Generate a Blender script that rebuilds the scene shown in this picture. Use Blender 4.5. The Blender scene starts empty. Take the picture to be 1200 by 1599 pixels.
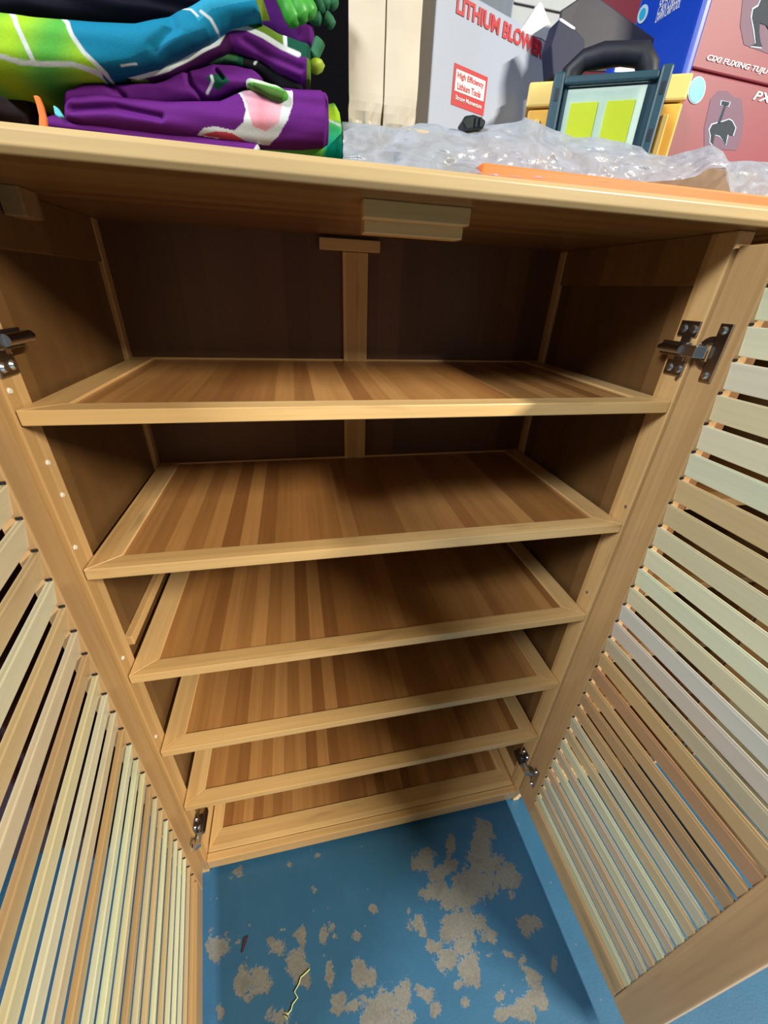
import bpy, math, random
import numpy as np
from mathutils import Vector, Matrix, noise
random.seed(7)
SC = bpy.context.scene
COL = SC.collection

# ---------------------------------------------------------------- camera
F_PX = 613.04
CAM = Vector((-0.10069, -0.39326, 1.05577))
AX = Vector((0.97800072, -0.20478986, 0.03969525))
AY = Vector((0.06726718, 0.48973758, 0.86927109))
AF = Vector((0.19745816, 0.84747756, -0.49273934))
cd = bpy.data.cameras.new('camera'); cam = bpy.data.objects.new('camera', cd); COL.objects.link(cam)
cd.sensor_fit = 'HORIZONTAL'; cd.sensor_width = 36.0; cd.lens = F_PX / 1200 * 36
cd.clip_start = 0.01
m = Matrix((AX, AY, -AF)).transposed().to_4x4(); m.translation = CAM
cam.matrix_world = m
SC.camera = cam

# ---------------------------------------------------------------- world, lamps, exposure
SC.view_settings.view_transform = 'Standard'; SC.view_settings.look = 'None'
SC.view_settings.gamma = 1; SC.view_settings.use_curve_mapping = False
SC.view_settings.exposure = 0.15
W = bpy.data.worlds.new('world'); SC.world = W; W.use_nodes = True
W.node_tree.nodes['Background'].inputs[0].default_value = (0.80, 0.88, 1.0, 1)
W.node_tree.nodes['Background'].inputs[1].default_value = 0.075
def area(name, loc, target, sx, sy, power, col):
    ld = bpy.data.lights.new(name, 'AREA'); ld.shape = 'RECTANGLE'; ld.size = sx; ld.size_y = sy
    ld.energy = power; ld.color = col
    o = bpy.data.objects.new(name, ld); COL.objects.link(o); o.location = loc
    o.rotation_euler = (Vector(target) - Vector(loc)).to_track_quat('-Z', 'Y').to_euler()
    return o
area('ceiling_tube_lamp', (1.95, -2.05, 2.40), (1.95, -2.05, 0), 0.16, 1.2, 310, (1.0, 0.92, 0.78))
area('doorway_daylight', (-1.75, -1.25, 2.5), (0.3, -.1, .9), 0.6, 0.6, 78, (0.90, 0.95, 1.0))

# ---------------------------------------------------------------- helpers
def at(u, v, Y=None, Z=None, X=None):
    """point of the place that was measured at (u, v) in the 1200x1599 photograph"""
    d = AF + AX * ((u - 600) / F_PX) - AY * ((v - 799.5) / F_PX)
    if Y is not None: s = (Y - CAM.y) / d.y
    elif Z is not None: s = (Z - CAM.z) / d.z
    else: s = (X - CAM.x) / d.x
    return CAM + d * s

def tag(o, label=None, cat=None, group=None, kind=None):
    if label: o['label'] = label
    if cat: o['category'] = cat
    if group: o['group'] = group
    if kind: o['kind'] = kind
    return o
def empty(name, loc=(0, 0, 0), rz=0, parent=None):
    o = bpy.data.objects.new(name, None); COL.objects.link(o); o.location = loc
    o.rotation_euler = (0, 0, rz); o.empty_display_size = .05
    if parent: o.parent = parent
    return o

class MB:
    def __init__(s): s.v = []; s.f = []; s.sm = []
    def add(s, vs, fs, smooth=False):
        n = len(s.v); s.v += [tuple(p) for p in vs]
        for f in fs: s.f.append(tuple(i + n for i in f)); s.sm.append(smooth)
        return s
    def box(s, x0, x1, y0, y1, z0, z1):
        vs = [(x, y, z) for z in (z0, z1) for y in (y0, y1) for x in (x0, x1)]
        return s.add(vs, [(0, 2, 3, 1), (4, 5, 7, 6), (0, 1, 5, 4), (2, 6, 7, 3), (0, 4, 6, 2), (1, 3, 7, 5)])
    def prism(s, poly, vec):
        """flat polygon (list of 3-D points) pushed along vec"""
        n = len(poly); vec = Vector(vec)
        a = [Vector(p) for p in poly]; b = [p + vec for p in a]
        nn = Vector((0, 0, 0))
        for i in range(n): nn += a[i].cross(a[(i + 1) % n])
        if nn.dot(vec) > 0: a.reverse(); b.reverse()
        return s.add(a + b, [tuple(range(n)), tuple(range(2 * n - 1, n - 1, -1))] +
                     [(i, i + n, (i + 1) % n + n, (i + 1) % n) for i in range(n)])
    def cyl(s, p0, p1, r0, r1=None, n=16, smooth=True):
        r1 = r0 if r1 is None else r1
        p0 = Vector(p0); p1 = Vector(p1); d = (p1 - p0).normalized()
        a = d.orthogonal().normalized(); b = d.cross(a)
        vs = []
        for p, r in ((p0, r0), (p1, r1)):
            for k in range(n):
                t = 2 * math.pi * k / n; vs.append(p + a * (r * math.cos(t)) + b * (r * math.sin(t)))
        s.add(vs, [(k, (k + 1) % n, n + (k + 1) % n, n + k) for k in range(n)], smooth)
        s.add(vs[:n], [tuple(range(n - 1, -1, -1))]); s.add(vs[n:], [tuple(range(n))])
        return s
    def tube(s, pts, rad, n=10, caps=True, flat=1.0):
        pts = [Vector(p) for p in pts]
        if not hasattr(rad, '__len__'): rad = [rad] * len(pts)
        ref = Vector((0.13, -1, 0.21)).normalized(); vs = []
        for i, p in enumerate(pts):
            d = (pts[min(i + 1, len(pts) - 1)] - pts[max(i - 1, 0)]).normalized()
            a = (ref - d * ref.dot(d)).normalized(); b = d.cross(a)
            for k in range(n):
                t = 2 * math.pi * k / n; vs.append(p + a * (rad[i] * flat * math.cos(t)) + b * (rad[i] * math.sin(t)))
        fs = [(i * n + k, i * n + (k + 1) % n, (i + 1) * n + (k + 1) % n, (i + 1) * n + k)
              for i in range(len(pts) - 1) for k in range(n)]
        s.add(vs, fs, True)
        if caps:
            s.add(vs[:n], [tuple(range(n - 1, -1, -1))], True); s.add(vs[-n:], [tuple(range(n))], True)
        return s
    def mesh(s, name):
        me = bpy.data.meshes.new(name); me.from_pydata(s.v, [], s.f)
        me.polygons.foreach_set('use_smooth', s.sm); me.update(); return me
    def build(s, name, mat, parent=None, bevel=0.0, seg=2):
        me = s.mesh(name); me.materials.append(mat)
        return link(name, me, parent, bevel, seg)
def link(name, me, parent=None, bevel=0.0, seg=2):
    o = bpy.data.objects.new(name, me); COL.objects.link(o)
    if parent: o.parent = parent
    if bevel:
        b = o.modifiers.new('bevel', 'BEVEL'); b.width = bevel; b.segments = seg; b.limit_method = 'ANGLE'
        b.harden_normals = False
    return o

# ---------------------------------------------------------------- materials
class NT:
    def __init__(s, name):
        s.m = bpy.data.materials.new(name); s.m.use_nodes = True; s.t = s.m.node_tree; s.t.nodes.clear()
        s.out = s.t.nodes.new('ShaderNodeOutputMaterial')
    def n(s, typ, ins=None, **kw):
        nd = s.t.nodes.new(typ)
        for k, v in kw.items(): setattr(nd, k, v)
        for k, v in (ins or {}).items():
            if isinstance(v, bpy.types.NodeSocket): s.t.links.new(v, nd.inputs[k])
            else: nd.inputs[k].default_value = v
        return nd
    def math(s, op, a, b=0.0, c=0.0):
        return s.n('ShaderNodeMath', {0: a, 1: b, 2: c}, operation=op).outputs[0]
    def mix(s, f, a, b, bt='MIX'):
        nd = s.n('ShaderNodeMix', data_type='RGBA', blend_type=bt)
        for k, v in ((0, f), (6, a), (7, b)):
            if isinstance(v, bpy.types.NodeSocket): s.t.links.new(v, nd.inputs[k])
            else: nd.inputs[k].default_value = v if k == 0 else (*v[:3], 1)
        return nd.outputs[2]
    def finish(s, col, rough=.5, bump=None, bs=.1, bd=.001, **extra):
        p = s.n('ShaderNodeBsdfPrincipled')
        def put(k, v):
            if isinstance(v, bpy.types.NodeSocket): s.t.links.new(v, p.inputs[k])
            else: p.inputs[k].default_value = (*v, 1) if (hasattr(v, '__len__') and len(v) == 3) else v
        put('Base Color', col); put('Roughness', rough)
        for k, v in extra.items(): put(k, v)
        if bump is not None:
            b = s.n('ShaderNodeBump', {'Strength': bs, 'Distance': bd, 'Height': bump}); s.t.links.new(b.outputs[0], p.inputs['Normal'])
        s.t.links.new(p.outputs[0], s.out.inputs[0]); s.p = p
        return s.m

def wood(name, tones, grain='X', strip='Y', sw=0.02, rough=.38, knots=True, vary=.19, tint=False):
    """bamboo laminate: strips of different tone side by side, fine fibres along the grain"""
    w = NT(name); tc = w.n('ShaderNodeTexCoord'); sep = w.n('ShaderNodeSeparateXYZ', {0: tc.outputs['Object']})
    ax = {'X': 0, 'Y': 1, 'Z': 2}
    g = sep.outputs[ax[grain]]; st = sep.outputs[ax[strip]]
    oi = w.n('ShaderNodeObjectInfo'); rnd = oi.outputs['Random']
    off = w.math('MULTIPLY', rnd, 37.0)
    idx = w.math('FLOOR', w.math('ADD', w.math('DIVIDE', st, sw), off))
    wn = w.n('ShaderNodeTexWhiteNoise', {'W': idx}, noise_dimensions='1D')
    ramp = w.n('ShaderNodeValToRGB', {0: wn.outputs['Value']})
    cr = ramp.color_ramp; cr.elements[0].color = (*tones[0], 1); cr.elements[1].color = (*tones[-1], 1)
    for i, t in enumerate(tones[1:-1]):
        e = cr.elements.new((i + 1) / (len(tones) - 1)); e.color = (*t, 1)
    sc = [170.0, 170.0, 170.0]; sc[ax[grain]] = 5.0
    offv = w.n('ShaderNodeCombineXYZ', {0: off, 1: off, 2: off})
    vec = w.n('ShaderNodeVectorMath', {0: tc.outputs['Object'], 1: tuple(sc)}, operation='MULTIPLY')
    vec = w.n('ShaderNodeVectorMath', {0: vec.outputs[0], 1: offv.outputs[0]}, operation='ADD')
    fib = w.n('ShaderNodeTexNoise', {'Vector': vec.outputs[0], 'Scale': 1.0, 'Detail': 3.0, 'Roughness': .6})
    sc2 = [22.0, 22.0, 22.0]; sc2[ax[grain]] = 3.0
    vec2 = w.n('ShaderNodeVectorMath', {0: tc.outputs['Object'], 1: tuple(sc2)}, operation='MULTIPLY')
    vec2 = w.n('ShaderNodeVectorMath', {0: vec2.outputs[0], 1: offv.outputs[0]}, operation='ADD')
    big = w.n('ShaderNodeTexNoise', {'Vector': vec2.outputs[0], 'Scale': 1.0, 'Detail': 2.0})
    k1 = w.math('MULTIPLY_ADD', fib.outputs[0], vary * 2.2, 1 - vary * 1.1)
    k2 = w.math('MULTIPLY_ADD', big.outputs[0], vary * 1.6, 1 - vary * .8)
    k = w.math('MULTIPLY', k1, k2)
    col = w.n('ShaderNodeVectorMath', {0: ramp.outputs[0], 3: k}, operation='SCALE').outputs[0]
    if knots:   # the brown bands at the nodes of the cane
        v3 = [60.0, 60.0, 60.0]; v3[ax[grain]] = 9.0
        vv = w.n('ShaderNodeVectorMath', {0: tc.outputs['Object'], 1: tuple(v3)}, operation='MULTIPLY')
        vv = w.n('ShaderNodeVectorMath', {0: vv.outputs[0], 1: offv.outputs[0]}, operation='ADD')
        kn = w.n('ShaderNodeTexNoise', {'Vector': vv.outputs[0], 'Scale': .55, 'Detail': 2.5, 'Roughness': .7})
        kr = w.n('ShaderNodeMapRange', {0: kn.outputs[0], 1: .63, 2: .76, 3: 0.0, 4: .55})
        col = w.mix(kr.outputs[0], col, tuple(c * .52 for c in tones[0]))
    if tint: col = w.mix(1.0, col, oi.outputs['Color'], 'MULTIPLY')
    return w.finish(col, rough, fib.outputs[0], .12, .0004, **{'Coat Weight': .12, 'Coat Roughness': .25})

LT = [(.55, .33, .130), (.61, .385, .155), (.67, .44, .190)]
DK = [(.26, .108, .032), (.33, .148, .044), (.40, .190, .060), (.48, .24, .080)]
SP = [(.085, .034, .013), (.110, .046, .017), (.145, .062, .022)]
M = {}
M['light_x'] = wood('bamboo_light_x', LT, 'X', 'Y', .013)
M['light_y'] = wood('bamboo_light_y', LT, 'Y', 'X', .015)
M['light_z'] = wood('bamboo_light_z', LT, 'Z', 'X', .018)
M['post'] = wood('bamboo_post', [(.48, .28, .105), (.53, .32, .125), (.58, .36, .15)], 'Z', 'Y', .016)
M['post_shaded'] = wood('bamboo_post_shaded', [(.17, .075, .026), (.22, .10, .036)], 'Z', 'Y', .016)  # neighbour's darker copy of post, its shade put into the colour
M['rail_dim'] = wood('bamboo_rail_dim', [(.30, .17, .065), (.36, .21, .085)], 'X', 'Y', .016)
M['frame_x'] = wood('bamboo_door_frame_x', [(.40, .26, .115), (.46, .30, .14)], 'X', 'Z', .02)
M['frame_z'] = wood('bamboo_door_frame_z', [(.42, .25, .105), (.48, .295, .13)], 'Z', 'X', .012)
M['slat'] = wood('bamboo_slat', [(.95, .95, .95), (1, 1, 1)], 'X', 'Z', .05, vary=.10, tint=True)
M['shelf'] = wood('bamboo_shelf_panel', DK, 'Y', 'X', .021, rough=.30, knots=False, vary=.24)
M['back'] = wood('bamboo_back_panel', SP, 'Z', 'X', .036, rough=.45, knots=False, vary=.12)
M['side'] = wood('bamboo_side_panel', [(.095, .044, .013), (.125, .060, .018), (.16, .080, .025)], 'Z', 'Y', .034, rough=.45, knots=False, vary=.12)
M['top'] = wood('bamboo_top_board', [(.17, .080, .023), (.21, .104, .031), (.24, .122, .038)], 'X', 'Y', .02)
M['edge'] = wood('bamboo_top_edge', [(.48, .345, .165), (.55, .41, .215)], 'X', 'Z', .03)

def plain(name, col, rough=.5, metal=0.0, var=.08, scale=60, bs=.05, **kw):
    w = NT(name); tc = w.n('ShaderNodeTexCoord')
    nz = w.n('ShaderNodeTexNoise', {'Vector': tc.outputs['Object'], 'Scale': float(scale), 'Detail': 3.0})
    k = w.math('MULTIPLY_ADD', nz.outputs[0], var * 2, 1 - var)
    c = w.n('ShaderNodeVectorMath', {0: tuple(col), 3: k}, operation='SCALE').outputs[0]
    return w.finish(c, rough, nz.outputs[0], bs, .0005, Metallic=metal, **kw)
M['steel'] = plain('polished_nickel', (.46, .46, .49), .20, 1.0, .06, 200)
M['steel_bright'] = plain('bright_zinc', (.72, .74, .74), .25, 1.0, .05, 200)
M['dark'] = plain('dark_hole', (.015, .012, .012), .8)
M['pin'] = plain('white_plastic_pin', (.75, .68, .55), .4)

# cloth with a printed pattern kept in a colour attribute
w = NT('printed_cloth'); tc = w.n('ShaderNodeTexCoord'); va = w.n('ShaderNodeVertexColor', layer_name='print')
nz = w.n('ShaderNodeTexNoise', {'Vector': tc.outputs['Object'], 'Scale': 900.0, 'Detail': 2.0})
k = w.math('MULTIPLY_ADD', nz.outputs[0], .3, .85)
c = w.n('ShaderNodeVectorMath', {0: va.outputs[0], 3: k}, operation='SCALE').outputs[0]
M['cloth'] = w.finish(c, .75, nz.outputs[0], .2, .0004, **{'Specular IOR Level': .15})

# painted concrete floor, worn down to the concrete in patches
w = NT('worn_blue_floor'); tc = w.n('ShaderNodeTexCoord'); at_ = w.n('ShaderNodeAttribute', attribute_name='wear')
P = tc.outputs['Object']
n1 = w.n('ShaderNodeTexNoise', {'Vector': P, 'Scale': 34.0, 'Detail': 7.0, 'Roughness': .66, 'Distortion': .6})
n2 = w.n('ShaderNodeTexNoise', {'Vector': P, 'Scale': 260.0, 'Detail': 3.0})
n3 = w.n('ShaderNodeTexNoise', {'Vector': P, 'Scale': 9.0, 'Detail': 3.0})
e = w.math('ADD', at_.outputs['Fac'], w.math('MULTIPLY', w.math('SUBTRACT', n1.outputs[0], .5), 1.9))
e = w.math('ADD', e, w.math('MULTIPLY', w.math('SUBTRACT', n2.outputs[0], .5), .45))
mask = w.n('ShaderNodeMapRange', {0: e, 1: -.05, 2: .05, 3: 0.0, 4: 1.0}).outputs[0]
vor = w.n('ShaderNodeTexVoronoi', {'Vector': P, 'Scale': 75.0, 'Randomness': 1.0})
sel = w.math('GREATER_THAN', w.n('ShaderNodeSeparateXYZ', {0: vor.outputs['Color']}).outputs[0], .74)
sz = w.math('MULTIPLY', w.n('ShaderNodeSeparateXYZ', {0: vor.outputs['Color']}).outputs[1], .17)
dots = w.math('MULTIPLY', sel, w.math('LESS_THAN', vor.outputs['Distance'], sz))
mask = w.math('MAXIMUM', mask, w.math('MULTIPLY', dots, .7))
blue = w.mix(n3.outputs[0], (.014, .070, .140), (.026, .105, .185))
blue = w.mix(w.n('ShaderNodeMapRange', {0: n1.outputs[0], 1: .45, 2: .75, 3: 0.0, 4: .3}).outputs[0], blue, (.016, .060, .105))
conc = w.mix(n2.outputs[0], (.085, .082, .068), (.185, .180, .155))
conc = w.mix(w.n('ShaderNodeMapRange', {0: n1.outputs[0], 1: .5, 2: .72, 3: 0.0, 4: .55}).outputs[0], conc, (.070, .060, .046))
col = w.mix(mask, blue, conc)
rough = w.math('MULTIPLY_ADD', mask, .35, .42)
hgt = w.math('MULTIPLY_ADD', mask, -1.0, w.math('MULTIPLY', n2.outputs[0], .5))
M['floor'] = w.finish(col, rough, hgt, .35, .0012)

# ---------------------------------------------------------------- setting
WEAR = [  # px centre, half sizes, angle, read off the photograph, laid on the floor
 ((340,1478),(19,22),0),((371,1470),(5,9),0),((377,1535),(10,26),12),((408,1528),(18,19),0),((400,1548),(12,6),0),((385,1558),(6,6),0),
 ((433,1480),(12,13),0),((472,1461),(9,13),10),((442,1449),(5,5),0),((465,1505),(17,26),0),((475,1530),(8,10),0),((505,1462),(7,18),0),
 ((519,1446),(5,6),0),((522,1462),(4,4),0),((558,1462),(5,7),0),((515,1520),(7,22),-8),((560,1520),(9,26),-8),((575,1531),(6,14),0),
 ((527,1565),(12,14),30),((555,1570),(12,16),0),((437,1588),(20,16),0),((345,1580),(4,10),0),
 ((370,1308),(3,0),0),((372,1365),(7,7),0),((362,1370),(3,3),0),((452,1350),(4,4),0),((497,1335),(5,3),0),((556,1323),(4,4),0),((488,1389),(4,6),0),((583,1419),(6,6),0),
 ((664,1343),(16,17),0),((693,1358),(22,12),-30),((704,1320),(7,13),10),((752,1310),(18,32),0),((755,1345),(26,26),0),((745,1380),(38,30),0),((790,1370),(22,18),0),((800,1400),(8,8),0),
 ((676,1395),(16,13),0),((700,1400),(20,22),0),((722,1400),(16,20),0),((725,1445),(30,26),0),((728,1470),(18,26),0),((733,1510),(17,24),0),((692,1505),(16,20),20),
 ((653,1440),(12,12),30),((660,1455),(4,10),0),((674,1478),(10,7),0),((640,1423),(4,5),0),((768,1465),(7,12),-25),((762,1493),(5,6),0),
 ((792,1490),(10,4),40),((830,1443),(18,17),0),((817,1500),(4,7),0),((830,1518),(22,5),30),((830,1528),(10,9),0),((866,1506),(5,12),0),
 ((784,1556),(8,7),0),((795,1580),(24,12),-15),((822,1570),(20,22),0),((845,1565),(12,20),0),
 ((565,1520),(7,20),0),((581,1523),(6,14),0),((566,1560),(10,12),0),((600,1570),(24,30),0),((628,1555),(14,26),0),((590,1590),(30,18),0),((632,1590),(18,14),0),((663,1553),(12,13),0),((682,1578),(7,9),0),
 ((715,1537),(6,6),0),((745,1537),(3,5),0),((728,1567),(5,6),0),
]
def floor_mesh():
    x0, x1, y0, y1, st = -.42, .46, -.42, .04, .004
    xs = sorted(set([-3.2, -1.6, -.8] + list(np.round(np.arange(x0, x1 + 1e-9, st), 4)) + [.8, 1.4, 2.2, 3.4]))
    ys = sorted(set([-3.2, -1.6, -.8] + list(np.round(np.arange(y0, y1 + 1e-9, st), 4)) + [.3, .9]))
    X, Yv = np.meshgrid(np.array(xs), np.array(ys))
    wear = np.full(X.shape, -1.0)
    for (cu, cv), (a, b), ang in WEAR:
        if b == 0: continue
        c = at(cu, cv, Z=0); ex = at(cu + a, cv, Z=0) - c; ey = at(cu, cv + b, Z=0) - c
        if ang:
            t = math.radians(ang)
            exn = at(cu + a * math.cos(t), cv + a * math.sin(t), Z=0) - c
            eyn = at(cu - b * math.sin(t), cv + b * math.cos(t), Z=0) - c; ex, ey = exn, eyn
        Mx = np.array([[ex.x, ey.x], [ex.y, ey.y]]); Mi = np.linalg.inv(Mx)
        dx, dy = X - c.x, Yv - c.y
        p = Mi[0, 0] * dx + Mi[0, 1] * dy; q = Mi[1, 0] * dx + Mi[1, 1] * dy
        d = np.sqrt(p * p + q * q)
        sc = min(max(a, b) / 22.0, 1.0) * .7 + .3
        wear = np.maximum(wear, (1.0 - d) * .55 * sc)
    # a few scattered patches on the rest of the floor
    for k in range(26):
        cx, cy, r = random.uniform(-2, 2.5), random.uniform(-2.2, -.5), random.uniform(.02, .08)
        wear = np.maximum(wear, .3 * (1 - np.hypot(X - cx, Yv - cy) / r))
    vs = [(float(x), float(y), 0.0) for x, y in zip(X.ravel(), Yv.ravel())]
    nx, ny = len(xs), len(ys)
    fs = [(j * nx + i, j * nx + i + 1, (j + 1) * nx + i + 1, (j + 1) * nx + i) for j in range(ny - 1) for i in range(nx - 1)]
    me = bpy.data.meshes.new('floor'); me.from_pydata(vs, [], fs); me.update()
    a = me.attributes.new('wear', 'FLOAT', 'POINT'); a.data.foreach_set('value', wear.ravel().astype(np.float32))
    me.materials.append(M['floor']); return link('floor', me)
tag(floor_mesh(), kind='structure', label='blue painted concrete floor with worn grey patches')
wall_m = plain('dark_workshop_wall', (.004, .004, .005), .9, 0, .2, 5, **{'Specular IOR Level': 0.05})
tag(MB().box(-3.2, 3.4, .9, .98, 0, 2.9).build('wall_back', wall_m), kind='structure')

# ---------------------------------------------------------------- door
PALE = (.66, .66, .47); CREAM = (.63, .58, .37); TAN = (.56, .42, .225); HONEY = (.50, .33, .15); BROWN = (.42, .255, .115)
DOOR_L, DOOR_Z0, DOOR_Z1, DOOR_T = .357, .052, 1.108, .019
ST_H, ST_F = .043, .045
N_SLAT, SL_P, SL_Z = 29, .0336, .131
def slat_profile(s):
    # top edge at the inner face of the door, foot leaning outwards; (y, z) seen along the slat
    k = .0046 if s > 0 else .0056
    return [(s * .0008, 0), (s * .0068, -.0002), (s * (.0068 + k), -.0276), (s * (.0008 + k), -.0282)]
_slat = {}
def slat_mesh(s, L):
    key = (s, L)
    if key not in _slat:
        pr = slat_profile(s); mb = MB()
        mb.prism([(ST_H - .002, y, z) for y, z in pr], (L - ST_H - ST_F + .004, 0, 0))
        me = mb.mesh('slat'); me.materials.append(M['slat']); _slat[key] = me
    return _slat[key]
def make_door(parent, hinge, ang, s, tones, L=DOOR_L):
    """hinge: foot of the hinge edge; local x runs to the free edge, thickness on side s*y"""
    y0, y1 = sorted((0, s * DOOR_T)); d = MB()
    d.box(0, ST_H, y0, y1, DOOR_Z0, DOOR_Z1); door = d.build('door', M['frame_z'], parent, .0016)
    door.location = hinge; door.rotation_euler = (0, 0, ang)
    MB().box(L - ST_F, L, y0, y1, DOOR_Z0, DOOR_Z1).build('stile', M['frame_z'], door, .0016)
    e = .0006
    MB().box(ST_H + e, L - ST_F - e, y0, y1, DOOR_Z0, .104).build('rail', M['frame_x'], door, .0016)
    MB().box(ST_H + e, L - ST_F - e, y0, y1, 1.078, DOOR_Z1).build('rail', M['frame_x'], door, .0016)
    me = slat_mesh(s, L)
    for k in range(N_SLAT):
        o = link('slat', me, door, .0012, 2); o.location = (0, 0, SL_Z + k * SL_P)
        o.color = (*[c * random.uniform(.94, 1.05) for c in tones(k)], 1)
    mb = MB()   # the little open ends of the slots the slats are set in
    for k in range(N_SLAT):
        z = SL_Z + k * SL_P
        ya, yb = sorted((s * .0012, s * .0060))
        mb.box(ST_H - .001, ST_H + .0012, ya, yb, z + .0005, z + .0032)
    o = mb.build('slot_end', M['dark'], door); o['kind'] = 'stuff'
    return door

# ---------------------------------------------------------------- hinge (cup hinge with cross plate)
def xf(pts_fn, s, ang, piv):
    ca, sa = math.cos(ang), math.sin(ang)
    def f(p):
        x, y, z = p; dx, dy = x - piv[0], y - piv[1]
        return (s * (piv[0] + dx * ca - dy * sa), piv[1] + dx * sa + dy * ca, z)
    return f
def make_hinge(parent, s, zc, turn=0.0, xi=.340):
    BL = .030 if s > 0 else .040
    """s=+1 right side, s=-1 mirrored to the left; turn: how far the cup plate turns with its door"""
    def place(mb, name, mat, par, t=0.0, bev=.0006):
        f = xf(None, s, t, (xi + .003, 0.0))
        mb.v = [f(p) for p in mb.v]
        if s < 0: mb.f = [tuple(reversed(q)) for q in mb.f]
        return mb.build(name, mat, par, bev)
    mb = MB()   # mounting plate on the post with two ears and the raised arm body
    mb.box(xi - .002, xi, .006, .019, zc - .029, zc + .029)
    mb.box(xi - .0025, xi, .001, .026, zc + .013, zc + .029)
    mb.box(xi - .0025, xi, .001, .026, zc - .029, zc - .013)
    mb.box(xi - .010, xi - .002, .002, .034, zc - .0075, zc + .0075)
    h = place(mb, 'hinge', M['steel'], parent)
    for y, z in ((.0065, .021), (.0195, .021), (.0065, -.021), (.0195, -.021)):
        place(MB().cyl((xi - .0025, y, zc + z), (xi - .0048, y, zc + z), .0046, .0032, 14), 'screw', M['steel_bright'], h)
    place(MB().cyl((xi - .012, .004, zc), (xi - .012, BL, zc), .0050, .0050, 16).cyl((xi - .012, BL, zc), (xi - .012, BL + .0045, zc), .0038, .003, 14),
          'barrel', M['steel'], h)
    place(MB().prism([(xi - .0125, .004, zc - .006), (xi - .0125, -.014, zc - .006), (xi - .004, -.020, zc - .006), (xi - .002, -.019, zc - .006), (xi - .006, .004, zc - .006)], (0, 0, .012)),
          'arm', M['steel_bright'], h)
    mb = MB()   # cup plate: bar with an eye at each end and the ring of the cup
    poly = []
    for k in range(9):
        t = math.radians(-90 + 180 * k / 8); poly.append((-.026 + .0065 * math.sin(t) * 1.0, .0235 + .0065 * math.cos(t)))
    mb.prism([(xi + .003, -.0195, zc - .029), (xi + .003, -.0335, zc - .029), (xi + .003, -.0335, zc + .029), (xi + .003, -.0195, zc + .029)], (-.0024, 0, 0))
    n = 18; c0 = (-.020, zc)
    vs = []; 
    for r in (.0165, .0095):
        for x in (xi + .003, xi - .0002):
            for k in range(n + 1):
                t = math.radians(-90 + 180 * k / n); vs.append((x, c0[0] + r * math.cos(t), c0[1] + r * math.sin(t)))
    q = n + 1; fs = []
    for k in range(n):
        fs += [(q + k, q + k + 1, 3 * q + k + 1, 3 * q + k), (k, k + 1, q + k + 1, q + k), (2 * q + k, 3 * q + k, 3 * q + k + 1, 2 * q + k + 1)]
    mb.add(vs, fs, False)
    cp = place(mb, 'cup_plate', M['steel'], h, turn, .0005)
    for z in (-.0225, .0225):
        place(MB().cyl((xi + .0006, -.0255, zc + z), (xi - .0022, -.0255, zc + z), .0044, .003, 14), 'screw', M['steel_bright'], h, turn)
    return h

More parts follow.
